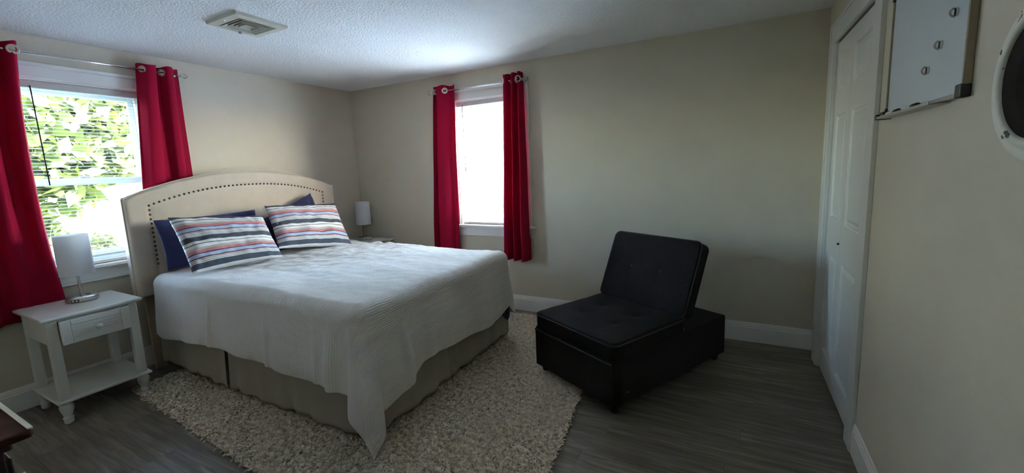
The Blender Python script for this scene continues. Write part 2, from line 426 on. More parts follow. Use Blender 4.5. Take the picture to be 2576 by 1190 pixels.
# ------------------------------------------------------------------ curtain rods and curtains (local frame: X along wall, Y into the room, Z up)
def rod(loc, rz, x0, x1, z, label, brk):
    root = tag(empty('curtain_rod', loc, rz), label, 'curtain rod')
    MB().tube([(x0+.03, .09, z), (x1-.03, .09, z)], .0085, 12).build('pole', M['chrome'], root, smooth=True)
    for s, x in ((-1, x0), (1, x1)):
        MB().lathe([(.0, -.022), (.009, -.020), (.017, -.012), (.021, 0), (.017, .012), (.009, .020), (0, .022)], 10, (x, .09, z), 'x').build('finial', M['crystal'], root)
        MB().lathe([(.010, -.018), (.013, -.01), (.013, .01), (.010, .018)], 12, (x-s*.032, .09, z), 'x').build('finial_collar', M['nickel'], root)
    for x in brk:
        b = MB().tube([(x, 0.004, z-.02), (x, .05, z-.012), (x, .085, z-.012)], .005, 8); b.box((x-.012, 0, z-.05), (x+.012, .004, z+.012))
        b.build('bracket', M['nickel'], root)
    return root
def curtain(loc, rz, top, bot, ztop, zbot, zrod, grom, label, flare_pow=1.4, sag=.0, mid=None):
    root = tag(empty('curtain', loc, rz), label, 'curtain'); N = 150; K = 46
    A = catmull(top, N); B = catmull(bot, N); Mi = catmull(mid, N) if mid else None
    def fn(u, v):
        i = int(round(u*N)); a = A[i]; b = B[i]; t = v**flare_pow
        if Mi is not None:
            c = Mi[i]; p = a*(1-v)*(1-2*v)+c*4*v*(1-v)+b*v*(2*v-1)
        else: p = a*(1-t)+b*t
        z = ztop*(1-v)+(zbot+sag*u)*v
        wob = .006*v*noise.noise(Vector((u*9, v*3.1, ztop*3+u)))
        sg = -1 if p[1] < 0 else 1; p = np.array([p[0], sg*max(abs(p[1]), .070 if z > .8 else .045)])
        return (p[0]+wob, p[1]+wob, z+.006*math.sin(u*21)*(1-v)**8)
    vs = list(np.linspace(0, .055, 22, endpoint=False))+list(np.linspace(.055, 1, K))
    mb = MB(); NV_ = len(vs)
    for v in vs:
        for i in range(N+1): mb.v.append(fn(i/N, v))
    gp = [(A[int(g*N)][0], (1 if A[0][1] > 0 else -1)*max(abs(A[int(g*N)][1]), .07)) for g in grom]
    for j in range(NV_-1):
        for i in range(N):
            q = (j*(N+1)+i, j*(N+1)+i+1, (j+1)*(N+1)+i+1, (j+1)*(N+1)+i); c_ = sum((Vector(mb.v[k]) for k in q), Vector())/4
            if any((c_-Vector((g[0], g[1], zrod))).length < .0215 for g in gp): continue
            mb.f.append(q)
    o = mb.build('fabric', M['red'], root, smooth=True)
    sd = o.modifiers.new('thickness', 'SOLIDIFY'); sd.thickness = .0018
    for g in grom:
        k = int(g*N); p = A[k]; q = A[min(k+1, N)]-A[max(k-1, 0)]; ang = math.atan2(q[1], q[0])
        r = MB().lathe([(.019, -.003), (.021, -.0045), (.028, -.0045), (.030, 0), (.028, .0045), (.021, .0045), (.019, .003), (.019, -.003)], 24, (0, 0, 0), 'y').build('grommet', M['nickel'], root, smooth=True)
        r.location = (p[0], p[1], zrod); r.rotation_euler = (0, 0, ang)
    return root
# left wall: local X = world +Y needs rz = PI/2 -> local Y = world -X ; mirror by using negative Y
def curtainA(top, bot, *a, **k):   # top/bot given as (world y, distance from wall)
    f = lambda L: [(p[0], -p[1]) for p in L]
    if k.get('mid'): k['mid'] = f(k['mid'])
    return curtain((XA, 0, 0), PI/2, f(top), f(bot), *a, **k)
rA = rod((XA, 0, 0), -PI/2, -1.863, -.38, 2.302, 'chrome curtain rod with crystal knob end over the window beside the bed', (-1.80, -.44))
rB = rod((0, YB, 0), PI, 1.709, 2.835, 2.257, 'chrome curtain rod with faceted glass finials over the far window', (1.74, 2.80))
curtainA([(1.562, .055), (1.572, .075), (1.590, .108), (1.615, .135), (1.655, .135), (1.672, .105), (1.672, .070), (1.690, .060), (1.712, .088), (1.735, .125), (1.765, .128), (1.785, .10), (1.79, .06), (1.81, .05), (1.828, .075)],
         [(1.43, .05), (1.44, .06), (1.465, .075), (1.50, .095), (1.565, .098), (1.60, .08), (1.61, .05), (1.64, .045), (1.675, .07), (1.705, .095), (1.745, .098), (1.775, .08), (1.79, .05), (1.815, .045), (1.835, .06)],
         2.345, .60, 2.302, (.13, .575), 'dark red grommet curtain hanging behind the left end of the cream headboard', flare_pow=.9)
curtainA([(.42, .06), (.45, .12), (.50, .13), (.54, .06), (.58, .05), (.62, .12), (.66, .13), (.70, .06), (.73, .05), (.77, .12), (.81, .135), (.85, .07), (.88, .05), (.92, .11), (.948, .125), (.966, .105)],
         [(.36, .06), (.40, .15), (.46, .16), (.52, .06), (.56, .05), (.60, .15), (.65, .13), (.70, .05), (.735, .045), (.775, .060), (.82, .062), (.865, .05), (.90, .045), (.935, .06), (.965, .062), (.985, .055)],
         2.352, .59, 2.302, (.10, .30, .52, .70, .915), 'dark red curtain hanging at the left edge of the picture behind the near nightstand', mid=
         [(.36, .06), (.40, .14), (.46, .15), (.51, .06), (.55, .05), (.59, .14), (.635, .16), (.68, .07), (.71, .05), (.745, .14), (.785, .16), (.82, .08), (.85, .05), (.885, .12), (.915, .13), (.93, .10)])
curtain((0, YB, 0), PI, [(2.775, .06), (2.768, .10), (2.755, .07), (2.742, .115), (2.728, .075), (2.715, .12), (2.695, .135), (2.66, .125), (2.62, .105), (2.575, .075), (2.54, .06), (2.528, .062)],
        [(2.90, .05), (2.89, .11), (2.865, .06), (2.845, .13), (2.82, .07), (2.79, .14), (2.75, .15), (2.705, .135), (2.66, .11), (2.63, .075), (2.605, .085), (2.575, .065)],
        2.308, .56, 2.257, (.12, .30, .72), 'red curtain at the left of the far window, sunlit, its foot hidden by the bed', flare_pow=.8)
curtain((0, YB, 0), PI, [(1.748, .06), (1.757, .13), (1.775, .14), (1.790, .06), (1.806, .05), (1.822, .13), (1.838, .14), (1.855, .07), (1.872, .05), (1.892, .12), (1.912, .14), (1.932, .12), (1.940, .08)],
        [(1.735, .05), (1.75, .15), (1.785, .17), (1.81, .07), (1.83, .05), (1.85, .15), (1.878, .17), (1.90, .08), (1.92, .05), (1.95, .14), (1.98, .16), (2.00, .13), (2.005, .08)],
        2.318, .55, 2.257, (.12, .37, .62, .90), 'red curtain at the right of the far window, gathered in narrow folds', flare_pow=1.0)

# ------------------------------------------------------------------ closet door
d1 = struct(empty('door_1', (XC, 0, 0)))
def casing(mbx): pass
c = MB()
c.box((-.020, DY1, 0), (0, DY1+.09, DZ+.11)).box((-.026, DY1+.075, 0), (-.0, DY1+.092, DZ+.112)).box((-.012, DY1-.006, 0), (0.10, DY1, DZ))
c.box((-.020, DY0-.11, 0), (0, DY0, DZ+.11)).box((-.012, DY0, 0), (.10, DY0+.006, DZ))
c.box((-.020, DY0, DZ), (0, DY1, DZ+.11)).box((-.026, DY0-.11, DZ+.095), (0, DY1+.09, DZ+.112)).box((-.014, DY0, DZ-.004), (.0, DY1, DZ+.006))
c.build('casing', M['door'], d1, bevel=.002, segs=1)
bx((.02, DY0+.006, DZ-.02), (.06, DY1-.006, DZ-.001)).build('track', M['dark'], d1)
def leaf(y0, y1, py0, py1):
    st = MB(); x0, x1 = .004, .036; zt = DZ-.016; zs = [.012, .155, .825, 1.05, 1.695, 1.84, 2.045, zt]
    st.box((x0, y0, zs[0]), (x1, py0, zt)).box((x0, py1, zs[0]), (x1, y1, zt))
    for a, b in ((0, 1), (2, 3), (4, 5), (6, 7)): st.box((x0, py0, zs[a]), (x1, py1, zs[b]))
    lf = st.build('door_leaf', M['door'], d1)
    for a, b in ((1, 2), (3, 4), (5, 6)):
        mb = MB(); z0, z1 = zs[a], zs[b]
        rings = [(0, x0+.0), (.006, x0+.003), (.014, x0+.014), (.022, x0+.015), (.045, x0+.004)]
        for d, x in rings: mb.v += [(x, py0+d, z0+d), (x, py1-d, z0+d), (x, py1-d, z1-d), (x, py0+d, z1-d)]
        for k in range(len(rings)-1):
            for q in range(4): mb.f.append((k*4+q, k*4+(q+1) % 4, k*4+4+(q+1) % 4, k*4+4+q))
        k = len(rings)*4-4; mb.f.append((k, k+1, k+2, k+3))
        mb.build('panel', M['door'], lf)
    return lf
leaf(DY0+.008, 2.958, 2.575, 2.905)
l1 = leaf(2.961, DY1-.008, 3.03, 3.285)
MB().lathe([(.0, -.012), (.006, -.010), (.007, -.004), (.004, 0), (.004, .006)], 10, (.004, 2.975, .93), 'x').build('pull_knob', M['black'], l1)

# ------------------------------------------------------------------ ceiling vent
v = tag(empty('ceiling_vent', (-2.795, 1.699, ZC)), 'square cream metal air vent on the ceiling above the bed', 'vent')
H = .165
def sq(mb, r0, z0, r1, z1, th=.0015):
    for dz in (0, th):
        b = len(mb.v)
        for r, z in ((r0, z0), (r1, z1)): mb.v += [(-r, -r, z+dz), (r, -r, z+dz), (r, r, z+dz), (-r, r, z+dz)]
        for q in range(4): mb.f.append((b+q, b+(q+1) % 4, b+4+(q+1) % 4, b+4+q))
    return mb
fr = MB(); sq(fr, H, 0, H-.004, -.018); sq(fr, H-.004, -.018, H-.050, -.022); sq(fr, H-.050, -.022, H-.052, -.004)
fr.build('frame', M['vent'], v)
for r in (.106, .083, .060):
    sq(sq(MB(), r, -.024, r-.011, -.005, .001), r+.001, -.0245, r-.0035, -.0245, .001).build('louver', M['vent'], v)
cn = MB(); sq(cn, .042, -.026, .034, -.010, .001); cn.box((-.038, -.038, -.015), (.038, .038, -.012)); cn.build('center_plate', M['vent'], v)
bx((-.114, -.114, -.0035), (.114, .114, -.001)).build('duct_shade', M['dark'], v)  # flat near-black plate, paints in the shade behind the louvers
for x, y_ in ((-.14, 0), (.14, 0), (0, -.14), (0, .14)):
    MB().lathe([(0, -.0235), (.004, -.0225), (.005, -.020)], 8, (x, y_, 0)).build('screw', M['nickel'], v)
bx((-.134, .014, -.034), (-.122, .028, -.020)).build('damper_lever', M['wood'], v)

# ------------------------------------------------------------------ bed
BY0, BY1, BXF, BXH = 1.42, 2.96, -1.70, -3.895
bed = tag(empty('bed', (-2.8, 2.19, 0)), 'large bed with arched cream studded headboard and taupe bed skirt', 'bed')
def bpart(mb, n, m, par=None, **k):
    o = mb.build(n, m, bed if par is None else par, **k)
    if par is None: o.location = (2.8, -2.19, 0)
    return o
hc, hw = 2.205, .895
def htop(y): d = min(1., abs(y-hc)/.87); return 1.345+.170*(1-d**2.2)
def hfront(y, z):
    e = min(y-(hc-hw), (hc+hw)-y, htop(y)-z, z-.60+.02); e = max(0, e)
    r = .028; x = 0 if e > r else -r+math.sqrt(max(0, r*r-(r-e)**2))
    ni = min(y-(hc-hw+.147), (hc+hw-.147)-y, htop(y)-.115-z)
    return BXH+x-.006*math.exp(-(ni/.012)**2)+.004*sm(.0, .10, ni)
mb = MB(); NU, NV = 120, 60
def hf(u, v_):
    y = hc-hw+2*hw*(.5-.5*math.cos(PI*u))*.35+2*hw*u*.65; 
    t = htop(y); z = .60+(t-.60)*(v_*.6+.4*(.5-.5*math.cos(PI*v_)))
    return (hfront(y, z), y, z)
mb.grid(hf, NU, NV)
n0 = len(mb.v); W = NU+1; per = [i for i in range(W)]+[j*W+NU for j in range(1, NV+1)]+[NV*W+i for i in range(NU-1, -1, -1)]+[j*W for j in range(NV-1, 0, -1)]
for i in per: x, y, z = mb.v[i]; mb.v.append((BXH-.092, y, z))
L_ = len(per)
for k in range(L_): mb.f.append((per[k], per[(k+1) % L_], n0+(k+1) % L_, n0+k))
mb.f.append(tuple(n0+k for k in range(L_)))
hb = bpart(mb, 'headboard', M['cream'], smooth=True); hb['label'] = 'cream fabric headboard with arched top and nail trim'
for p in hb.data.polygons:
    if len(p.vertices) > 4: p.use_smooth = False
pts = [(BXH-.026, hc-hw-.001, .60)]+[(BXH-.026, hc-hw-.001, z) for z in (.8, 1.0, 1.2, 1.335)]
pts += [(BXH-.026, hc-hw+2*hw*i/50, htop(hc-hw+2*hw*i/50)+.002) for i in range(1, 50)]+[(BXH-.026, hc+hw+.001, z) for z in (1.335, 1.2, 1.0, .8, .60)]
MB().tube(pts, .0045, 6).build('piping', M['cream'], hb, smooth=True)
nail = MB().lathe([(.0, .0065), (.004, .006), (.0075, .0035), (.0092, 0)], 12, (0, 0, 0), 'x')
npos = []
y0n, y1n = hc-hw+.147, hc+hw-.147
z = htop(y0n)-.115
for k in range(1, 14): npos += [(y0n, z-.0345*k), (y1n, z-.0345*k)]
cnt = 44
for k in range(cnt+1):
    y = y0n+(y1n-y0n)*k/cnt; npos.append((y, htop(y)-.115))
first = None
for y, z in npos:
    loc = (BXH-.0055, y, z)
    if first is None: first = nail.build('nail_head', M['bronze'], hb, smooth=True); first.location = loc
    else: copy_obj(first, hb, loc)
for y in (1.40, 3.00): bpart(bx((BXH-.085, y-.035, 0), (BXH-.055, y+.035, .62)), 'headboard_leg', M['wood'])
bpart(bx((BXH+.02, BY0+.02, .22), (BXF-.06, BY1-.02, .45)), 'box_spring', M['trim'], bevel=.02)
fm = MB()
for y in (BY0+.03, BY1-.06): fm.box((BXH, y, .17), (BXF-.07, y+.03, .21))
fm.box((BXF-.10, BY0+.03, .17), (BXF-.07, BY1-.03, .21)); bpart(fm, 'metal_frame', M['black'])
for x in (BXF-.12, -2.25, -3.4):
    for y in (BY0+.05, BY1-.05): bpart(MB().lathe([(.022, 0.034), (.022, .05), (.013, .06), (.013, .19)], 12, (x, y, 0)), 'frame_leg', M['black'])
# bed skirt: a ribbon round three sides with pleats and a split
def skirt(path, n, label=None, seed=0, ztop=.37, rise=None):
    L = [0]
    for a, b in zip(path, path[1:]): L.append(L[-1]+math.dist(a, b))
    def fn(u, v_):
        s = u*L[-1]; k = 0
        while k < len(L)-2 and s > L[k+1]: k += 1
        t = (s-L[k])/(L[k+1]-L[k]); a, b = path[k], path[k+1]
        x, y = a[0]+(b[0]-a[0])*t, a[1]+(b[1]-a[1])*t; dx, dy = (b[0]-a[0]), (b[1]-a[1]); l = math.hypot(dx, dy); nx, ny = dy/l, -dx/l
        wv = .011*noise.noise(Vector((s*9, seed, 0)))+.007*math.sin(s*34+seed+2*noise.noise(Vector((s*3, 1, 0))))
        off = wv*(.25+.9*v_)+.012*v_
        zb = .048+.014*noise.noise(Vector((s*4, seed+5, 0)))+.012*math.sin(s*11)*.5
        if rise: zb += rise(s/L[-1])
        return (x+nx*off, y+ny*off, ztop*(1-v_)+zb*v_)
    mb = MB().grid(fn, n, 12); o = bpart(mb, 'bed_skirt_panel', M['skirt'], smooth=True)
    sd = o.modifiers.new('t', 'SOLIDIFY'); sd.thickness = .002
    return o
skirt([(BXH, BY0-.01), (-3.0, BY0-.015)], 150, seed=1, rise=lambda t: .03*(1-t))
skirt([(-3.06, BY0+.012), (-2.86, BY0+.012)], 30, seed=9)
skirt([(-2.955, BY0-.016), (BXF+.02, BY0-.012), (BXF+.035, BY0)], 200, seed=2)
skirt([(BXF+.018, BY0-.02), (BXF+.018, 2.10)], 120, seed=3)
skirt([(BXF+.010, 2.07), (BXF+.010, 2.93)], 140, seed=4, rise=lambda t: .01*t)
skirt([(BXF+.01, BY1+.012), (BXH, BY1+.012)], 160, seed=5)

mt = tag(empty('mattress', (-2.8, 2.19, .46)), 'thick mattress in a navy fitted sheet, showing at the foot corner under the blanket', 'mattress')
mo = bx((BXH+.03+2.8, BY0+.025-2.19, 0), (BXF-.035+2.8, BY1-.025-2.19, .292)).build('body', M['navy'], mt, bevel=.05, segs=5, smooth=True)
dr = MB().grid(lambda u, v_: (BXF+.034+.006*math.sin(u*17)+2.8, 2.74+.24*u-2.19, (.42-.46)-(.25-.20*abs(u-.75))*v_), 20, 6)
o = dr.build('sheet_corner', M['navy'], mt, smooth=True); sd = o.modifiers.new('t', 'SOLIDIFY'); sd.thickness = .002

# blanket draped over mattress
def blanket():
    r = .075; ztop = .772; x0 = -3.80; xf = BXF+.045; ya, yb = BY0-.042, BY1+.030
    cxf, cya, cyb = xf-r, ya+r, yb-r
    Lf = cxf-x0; Ly = cyb-cya
    NS, NT = 230, 260
    def leftdrop(x):                 # overhang length along the arc on the left side
        t = (x-x0)/(cxf-x0)
        zz = np.interp(t, [0, .04, .12, .28, .45, .6, .8, .93, 1.0], [.325, .302, .305, .335, .345, .325, .312, .315, .30])
        return ztop-zz-r+r*PI/2
    def footdrop(y):
        zz = np.interp(y, [1.45, 1.58, 1.66, 1.72, 1.82, 1.95, 2.1, 2.3, 2.58, 2.8, 2.9, 2.98], [.18, .19, .205, .262, .30, .310, .292, .275, .25, .262, .30, .345])
        return ztop-zz-r+r*PI/2
    def rightdrop(x): return .30
    def prof(t):
        if t <= 0: return 0., 0.
        if t < r*PI/2: return r*math.sin(t/r), r*(1-math.cos(t/r))
        return r, r+(t-r*PI/2)
    verts = []; uvs = []
    # cluster parameters: b from -1 (left hem) .. 0..1 .. 2 (right hem) ; a 0..1 top, 1..2 foot drop
    bs = np.concatenate([np.linspace(-1, 0, 70, endpoint=False), np.linspace(0, 1, 130, endpoint=False), np.linspace(1, 2, 40)])
    as_ = np.concatenate([np.linspace(0, 1, 150, endpoint=False), np.linspace(1, 2, 76)])
    for a in as_:
        for b in bs:
            xx = x0+min(a, 1)*Lf; yy = cya+min(max(b, 0), 1)*Ly
            ta = max(0, a-1)*footdrop(yy); tb = 0; side = 0
            if b < 0: tb = -b*leftdrop(xx); side = -1
            elif b > 1: tb = (b-1)*rightdrop(xx); side = 1
            t = math.hypot(ta, tb)
            if t > 0: dx, dy = ta/t, tb/t*side
            else: dx = dy = 0
            s2 = 2*abs(dx*dy); t *= 1+(.34*s2*(1-s2)-.050*s2**3)*sm(.1, .6, t)
            h, vd = prof(t)
            v1 = max(0, vd-.05)
            # folds on the hanging sides
            arc = xx if (tb > ta) else yy
            amp = .020*sm(.08, .45, vd)
            if side >= 0 and ta == 0 and tb == 0: amp = 0
            fold = amp*(math.sin(arc*13+1.2*noise.noise(Vector((arc*2, 0, 3))))*.45+1.1*noise.noise(Vector((arc*5.5, .6*vd, 7))))
            flare = (.16 if side < 0 else .05)*s2*sm(.05, .6, vd)
            flare += .018*sm(.0, .5, vd)*(1-s2)
            # narrow ridge folds leading into the near corner
            if side <= 0 and tb >= ta and tb > 0:
                for cx_, wd_, am in ((-1.86, .035, .030), (-2.42, .022, .016), (-3.05, .02, .012), (-2.0, .02, .010)):
                    flare += am*math.exp(-((xx+.10*vd*(1 if cx_ < -2.2 else .2)-cx_)/wd_)**2)*sm(.05, .35, vd)
            if ta > tb:
                for cy_, wd_, am in ((1.66, .03, .030), (1.88, .05, .02), (2.55, .06, .010)):
                    flare += am*math.exp(-((yy-.06*vd-cy_)/wd_)**2)*sm(.1, .45, vd)
            out = h+fold*(1-.5*s2)+flare
            z = ztop-vd
            x = xx+dx*out; y = yy+dy*out
            # top surface: soft sag and wrinkles
            wt = 1-sm(0, .12, vd)
            q = noise.noise(Vector((x*2.2, y*2.2, 0)))*.010
            near = sm(-2.2, -3.2, x) if False else (1-sm(-3.3, -2.1, x))
            wr = noise.noise(Vector((x*4+y*3.5, (y-x)*13, 2)))
            q += .034*near*max(0, wr-.05)*sm(1.6, 2.2, y)+.012*noise.noise(Vector((x*7, y*11, 5)))*near*sm(1.5,1.9,y)
            q += .010*noise.noise(Vector((x*3.2+y*1.4, y*5, 6)))
            q += .004*noise.noise(Vector((x*16, y*16, 9)))
            z += (q-.006-.010*sm(2.5, 2.95, y))*wt+.006*wt*math.sin((x+3.8)*1.5)
            if x < -3.70 and b < 0: z += 0
            z = max(z, .035)
            verts.append((x, y, z)); uvs.append(((a if a < 1 else 1+(a-1)*.3)*Lf, (b*Ly if 0 <= b <= 1 else (b*.48 if b < 0 else Ly+(b-1)*.3))))
    nb = len(bs); faces = []
    for i in range(len(as_)-1):
        for j in range(nb-1): faces.append((i*nb+j, i*nb+j+1, (i+1)*nb+j+1, (i+1)*nb+j))
    mb = MB(); mb.v = verts; mb.f = faces
    root = mb.build('blanket', M['blanket'], None, smooth=True, uvf=uvs)
    sd = root.modifiers.new('thickness', 'SOLIDIFY'); sd.thickness = .006; sd.offset = 1
    # rolled hem tube
    return root
bl = tag(blanket(), 'white ribbed cotton blanket draped over the bed, one corner falling to the rug', 'blanket')

# pillows
def pillow(name, bot, top, right, w, m, label, group=None, thick=.15, seed=0, stripe=False, lip=.0, roll=0, dl=0, dr=0):
    bot, top = Vector(bot), Vector(top); up = top-bot; h = up.length; up.normalize(); right = Vector(right).normalized()
    right = (right-up*right.dot(up)).normalized(); nr = right.cross(up)   # faces the camera side (+x)
    if nr.x < 0: nr = -nr
    if roll: R_ = Matrix.Rotation(roll, 3, nr); up = R_ @ up; right = R_ @ right
    cen = bot+(top-bot)*.5; mb = MB(); uvs = []; N = 60
    def pt(i, j, s):
        u, v_ = i/N*2-1, j/N*2-1
        su, sv = math.sin(u*PI/2*.98)/math.sin(PI/2*.98), math.sin(v_*PI/2*.98)/math.sin(PI/2*.98)
        e = (1-abs(su)**3.2)*(1-abs(sv)**3.2); t = thick/2*max(0, e)**.55
        px = su*(w/2)*(1-.035*(1-sv*sv)); py = sv*(h/2)*(1-.045*(1-su*su))
        wr = noise.noise(Vector((su*3+seed, sv*3, s)))*.016+noise.noise(Vector((su*8+seed, sv*6+3, s)))*.007
        wr += .010*noise.noise(Vector((seed, (su+sv)*7, 4)))*(abs(su*sv))
        t = t+wr*min(1, e*3)
        ed = .008*noise.noise(Vector((su*5+seed, sv*5, 8)))*(1-min(1, e*4))
        p = cen+right*(px)+up*(py+(sv+1)/2*(dl*(1-(su+1)/2)+dr*(su+1)/2))+nr*(s*t+ed-lip*(1-sv)*.0)
        return p
    for s in (1, -1):
        b = len(mb.v)
        for j in range(N+1):
            for i in range(N+1):
                mb.v.append(tuple(pt(i, j, s) if 0 < i < N and 0 < j < N else pt(i, j, 0 if True else s)))
                uvs.append((.5+.5*math.sin((i/N*2-1)*PI/2*.98), .5-.5*math.sin((j/N*2-1)*PI/2*.98)))
        for j in range(N):
            for i in range(N): mb.f.append((b+j*(N+1)+i, b+j*(N+1)+i+1, b+(j+1)*(N+1)+i+1, b+(j+1)*(N+1)+i))
    # move to local frame so that it has a sensible origin
    o_ = Vector((bot.x, bot.y, bot.z)); mb.v = [tuple(Vector(p)-o_) for p in mb.v]
    o = mb.build(name, m, None, smooth=True, uvf=uvs); o.location = o_
    return tag(o, label, 'pillow', group)
pillow('pillow', (-3.695, 1.80, .795), (-3.80, 1.80, 1.17), (0, 1, 0), .74, M['navy'], 'navy blue pillow behind the striped one nearest the window', thick=.11, seed=3)
pillow('pillow', (-3.69, 2.52, .80), (-3.80, 2.46, 1.165), (0, 1, 0), .64, M['navy'], 'navy blue pillow tilted behind the striped one farthest from the window', thick=.11, seed=8, dl=-.06, dr=.07)
pillow('pillow', (-3.315, 1.745, .800), (-3.585, 1.765, 1.165), (.10, 1, -.06), .635, M['stripe'], 'striped pillow nearest the window, leaning on a navy pillow', thick=.14, seed=1, dl=.03, dr=-.035)
pillow('pillow', (-3.35, 2.435, .803), (-3.635, 2.52, 1.185), (0, 1, .0), .70, M['stripe'], 'striped pillow farther from the window, partly behind the other striped one', thick=.14, seed=5, dl=-.035, dr=.035)

# ------------------------------------------------------------------ nightstands (local: +X faces the room, origin at floor under centre)
def nightstand(loc, label):
    root = tag(empty('nightstand', loc), label, 'nightstand'); P = M['white_paint']
    D, Wd, Ht = .50, .475, .68
    bx((-D/2, -Wd/2, Ht-.018), (D/2, Wd/2, Ht)).build('tabletop', P, root, bevel=.005)
    bx((-D/2+.018, -Wd/2+.018, Ht-.026), (D/2-.018, Wd/2-.018, Ht-.018)).build('top_molding', P, root, bevel=.003)
    zs = .158; px, py = D/2-.050, Wd/2-.05
    for sx in (-1, 1):
        for sy in (-1, 1):
            bx((sx*px-.024, sy*py-.024, zs), (sx*px+.024, sy*py+.024, Ht-.026)).build('post', P, root, bevel=.005)
            MB().lathe([(.016, 0), (.021, .004), (.023, .022), (.020, .028), (.025, .034), (.026, .040), (.020, .048), (.021, .058), (.030, .085), (.033, .105), (.031, .122), (.022, .128), (.027, .134), (.027, .140)], 20, (sx*px, sy*py, 0)).build('foot', P, root, smooth=True)
    bx((-D/2+.01, -Wd/2+.008, .140), (D/2-.010, Wd/2-.008, .158)).build('shelf', P, root, bevel=.005)
    for sy in (-1, 1): bx((-px+.024, sy*(py+.010)-.006, .50), (px-.024, sy*(py+.010)+.006, Ht-.026)).build('side_panel', P, root)
    bx((-px-.01, -py+.024, .50), (-px+.002, py-.024, Ht-.026)).build('back_panel', P, root)
    # drawer
    dz0, dz1 = .497, Ht-.036; dy = py-.026; fx = px+.052
    dw = MB(); dw.box((fx-.024, -dy, dz0), (fx-.006, dy, dz1)).box((fx-.006, -dy, dz0), (fx, -dy+.045, dz1)).box((fx-.006, dy-.045, dz0), (fx, dy, dz1)).box((fx-.006, -dy+.045, dz1-.034), (fx, dy-.045, dz1)).box((fx-.006, -dy+.045, dz0), (fx, dy-.045, dz0+.034))
    dw.box((-px+.03, -dy+.006, dz0+.012), (fx-.024, dy-.006, dz0+.018)).box((-px+.03, -dy+.006, dz0+.012), (fx-.024, -dy+.016, dz1-.02)).box((-px+.03, dy-.016, dz0+.012), (fx-.024, dy-.006, dz1-.02))
    dr_ = dw.build('drawer', P, root, bevel=.0025, segs=1)
    n = 4; zz0, zz1 = dz0+.034, dz1-.034
    for k in range(n):
        a = zz0+(zz1-zz0)*k/n+.0012; b = zz0+(zz1-zz0)*(k+1)/n-.0012
        bx((fx-.006, -dy+.047, a), (fx-.0025, dy-.047, b)).build('bead_board', P, dr_)
    MB().lathe([(.007, 0), (.008, .010), (.014, .018), (.018, .026), (.015, .034), (0, .037)], 18, (fx, 0, (dz0+dz1)/2), 'x').build('knob', P, dr_, smooth=True)
    bx((px-.02, -py+.024, dz1), (px+.02, py-.024, Ht-.026)).build('rail', P, root)
    return root
n1 = nightstand((-3.783, .968, 0), 'white nightstand with bead-board drawer and low shelf, near side of the bed')
n2 = copy_tree(n1); n2.location = (-3.815, 3.365, 0); n2['label'] = 'white nightstand in the far corner, only its top showing past the bed'

def lamp(loc, rz, label):
    root = tag(empty('table_lamp', loc, rz), label, 'lamp')
    MB().lathe([(.074, 0), (.077, .002), (.078, .006), (.078, .027), (.075, .030), (0, .030)], 48).build('base', M['nickel'], root, smooth=True)
    p = MB(); p.box((.070, -.030, .006), (.0795, .008, .024)); o = p.build('outlet_panel', M['black'], root)
    for y in (-.020, -.003): bx((.0796, y-.005, .010), (.0805, y+.005, .020)).build('charging_port', M['nickel'], o)
    MB().lathe([(.014, .0305), (.015, .032), (0, .033)], 16, (-.045, .02, 0)).build('switch', M['black'], root)
    MB().tube([(0, 0, .030), (0, 0, .24)], .0075, 14).build('pole', M['nickel'], root, smooth=True)
    sh = MB(); sh.lathe([(.0835, .180), (.0855, .180), (.0845, .447), (.0825, .447), (.0835, .180)], 56); s = sh.build('shade', M['shade'], root, smooth=True)
    try: s.data.set_sharp_from_angle(angle=math.radians(40))
    except Exception: pass
    sp = MB()
    for k in range(3): a = 2*PI*k/3; sp.tube([(.008*math.cos(a), .008*math.sin(a), .225), (.083*math.cos(a), .083*math.sin(a), .200)], .0015, 5)
    sp.build('shade_spider', M['nickel'], root)
    MB().lathe([(.010, .235), (.013, .25), (.026, .285), (.030, .31), (.024, .335), (0, .345)], 16).build('bulb', M['vinyl'], root, smooth=True)
    return root
L1 = lamp((-3.875, 1.010, .68), -.55, 'brushed nickel lamp with white drum shade standing in front of the window')
L2 = copy_tree(L1); L2.location = (-3.87, 3.445, .68); L2['label'] = 'brushed nickel lamp with white drum shade in the far corner past the striped pillows'

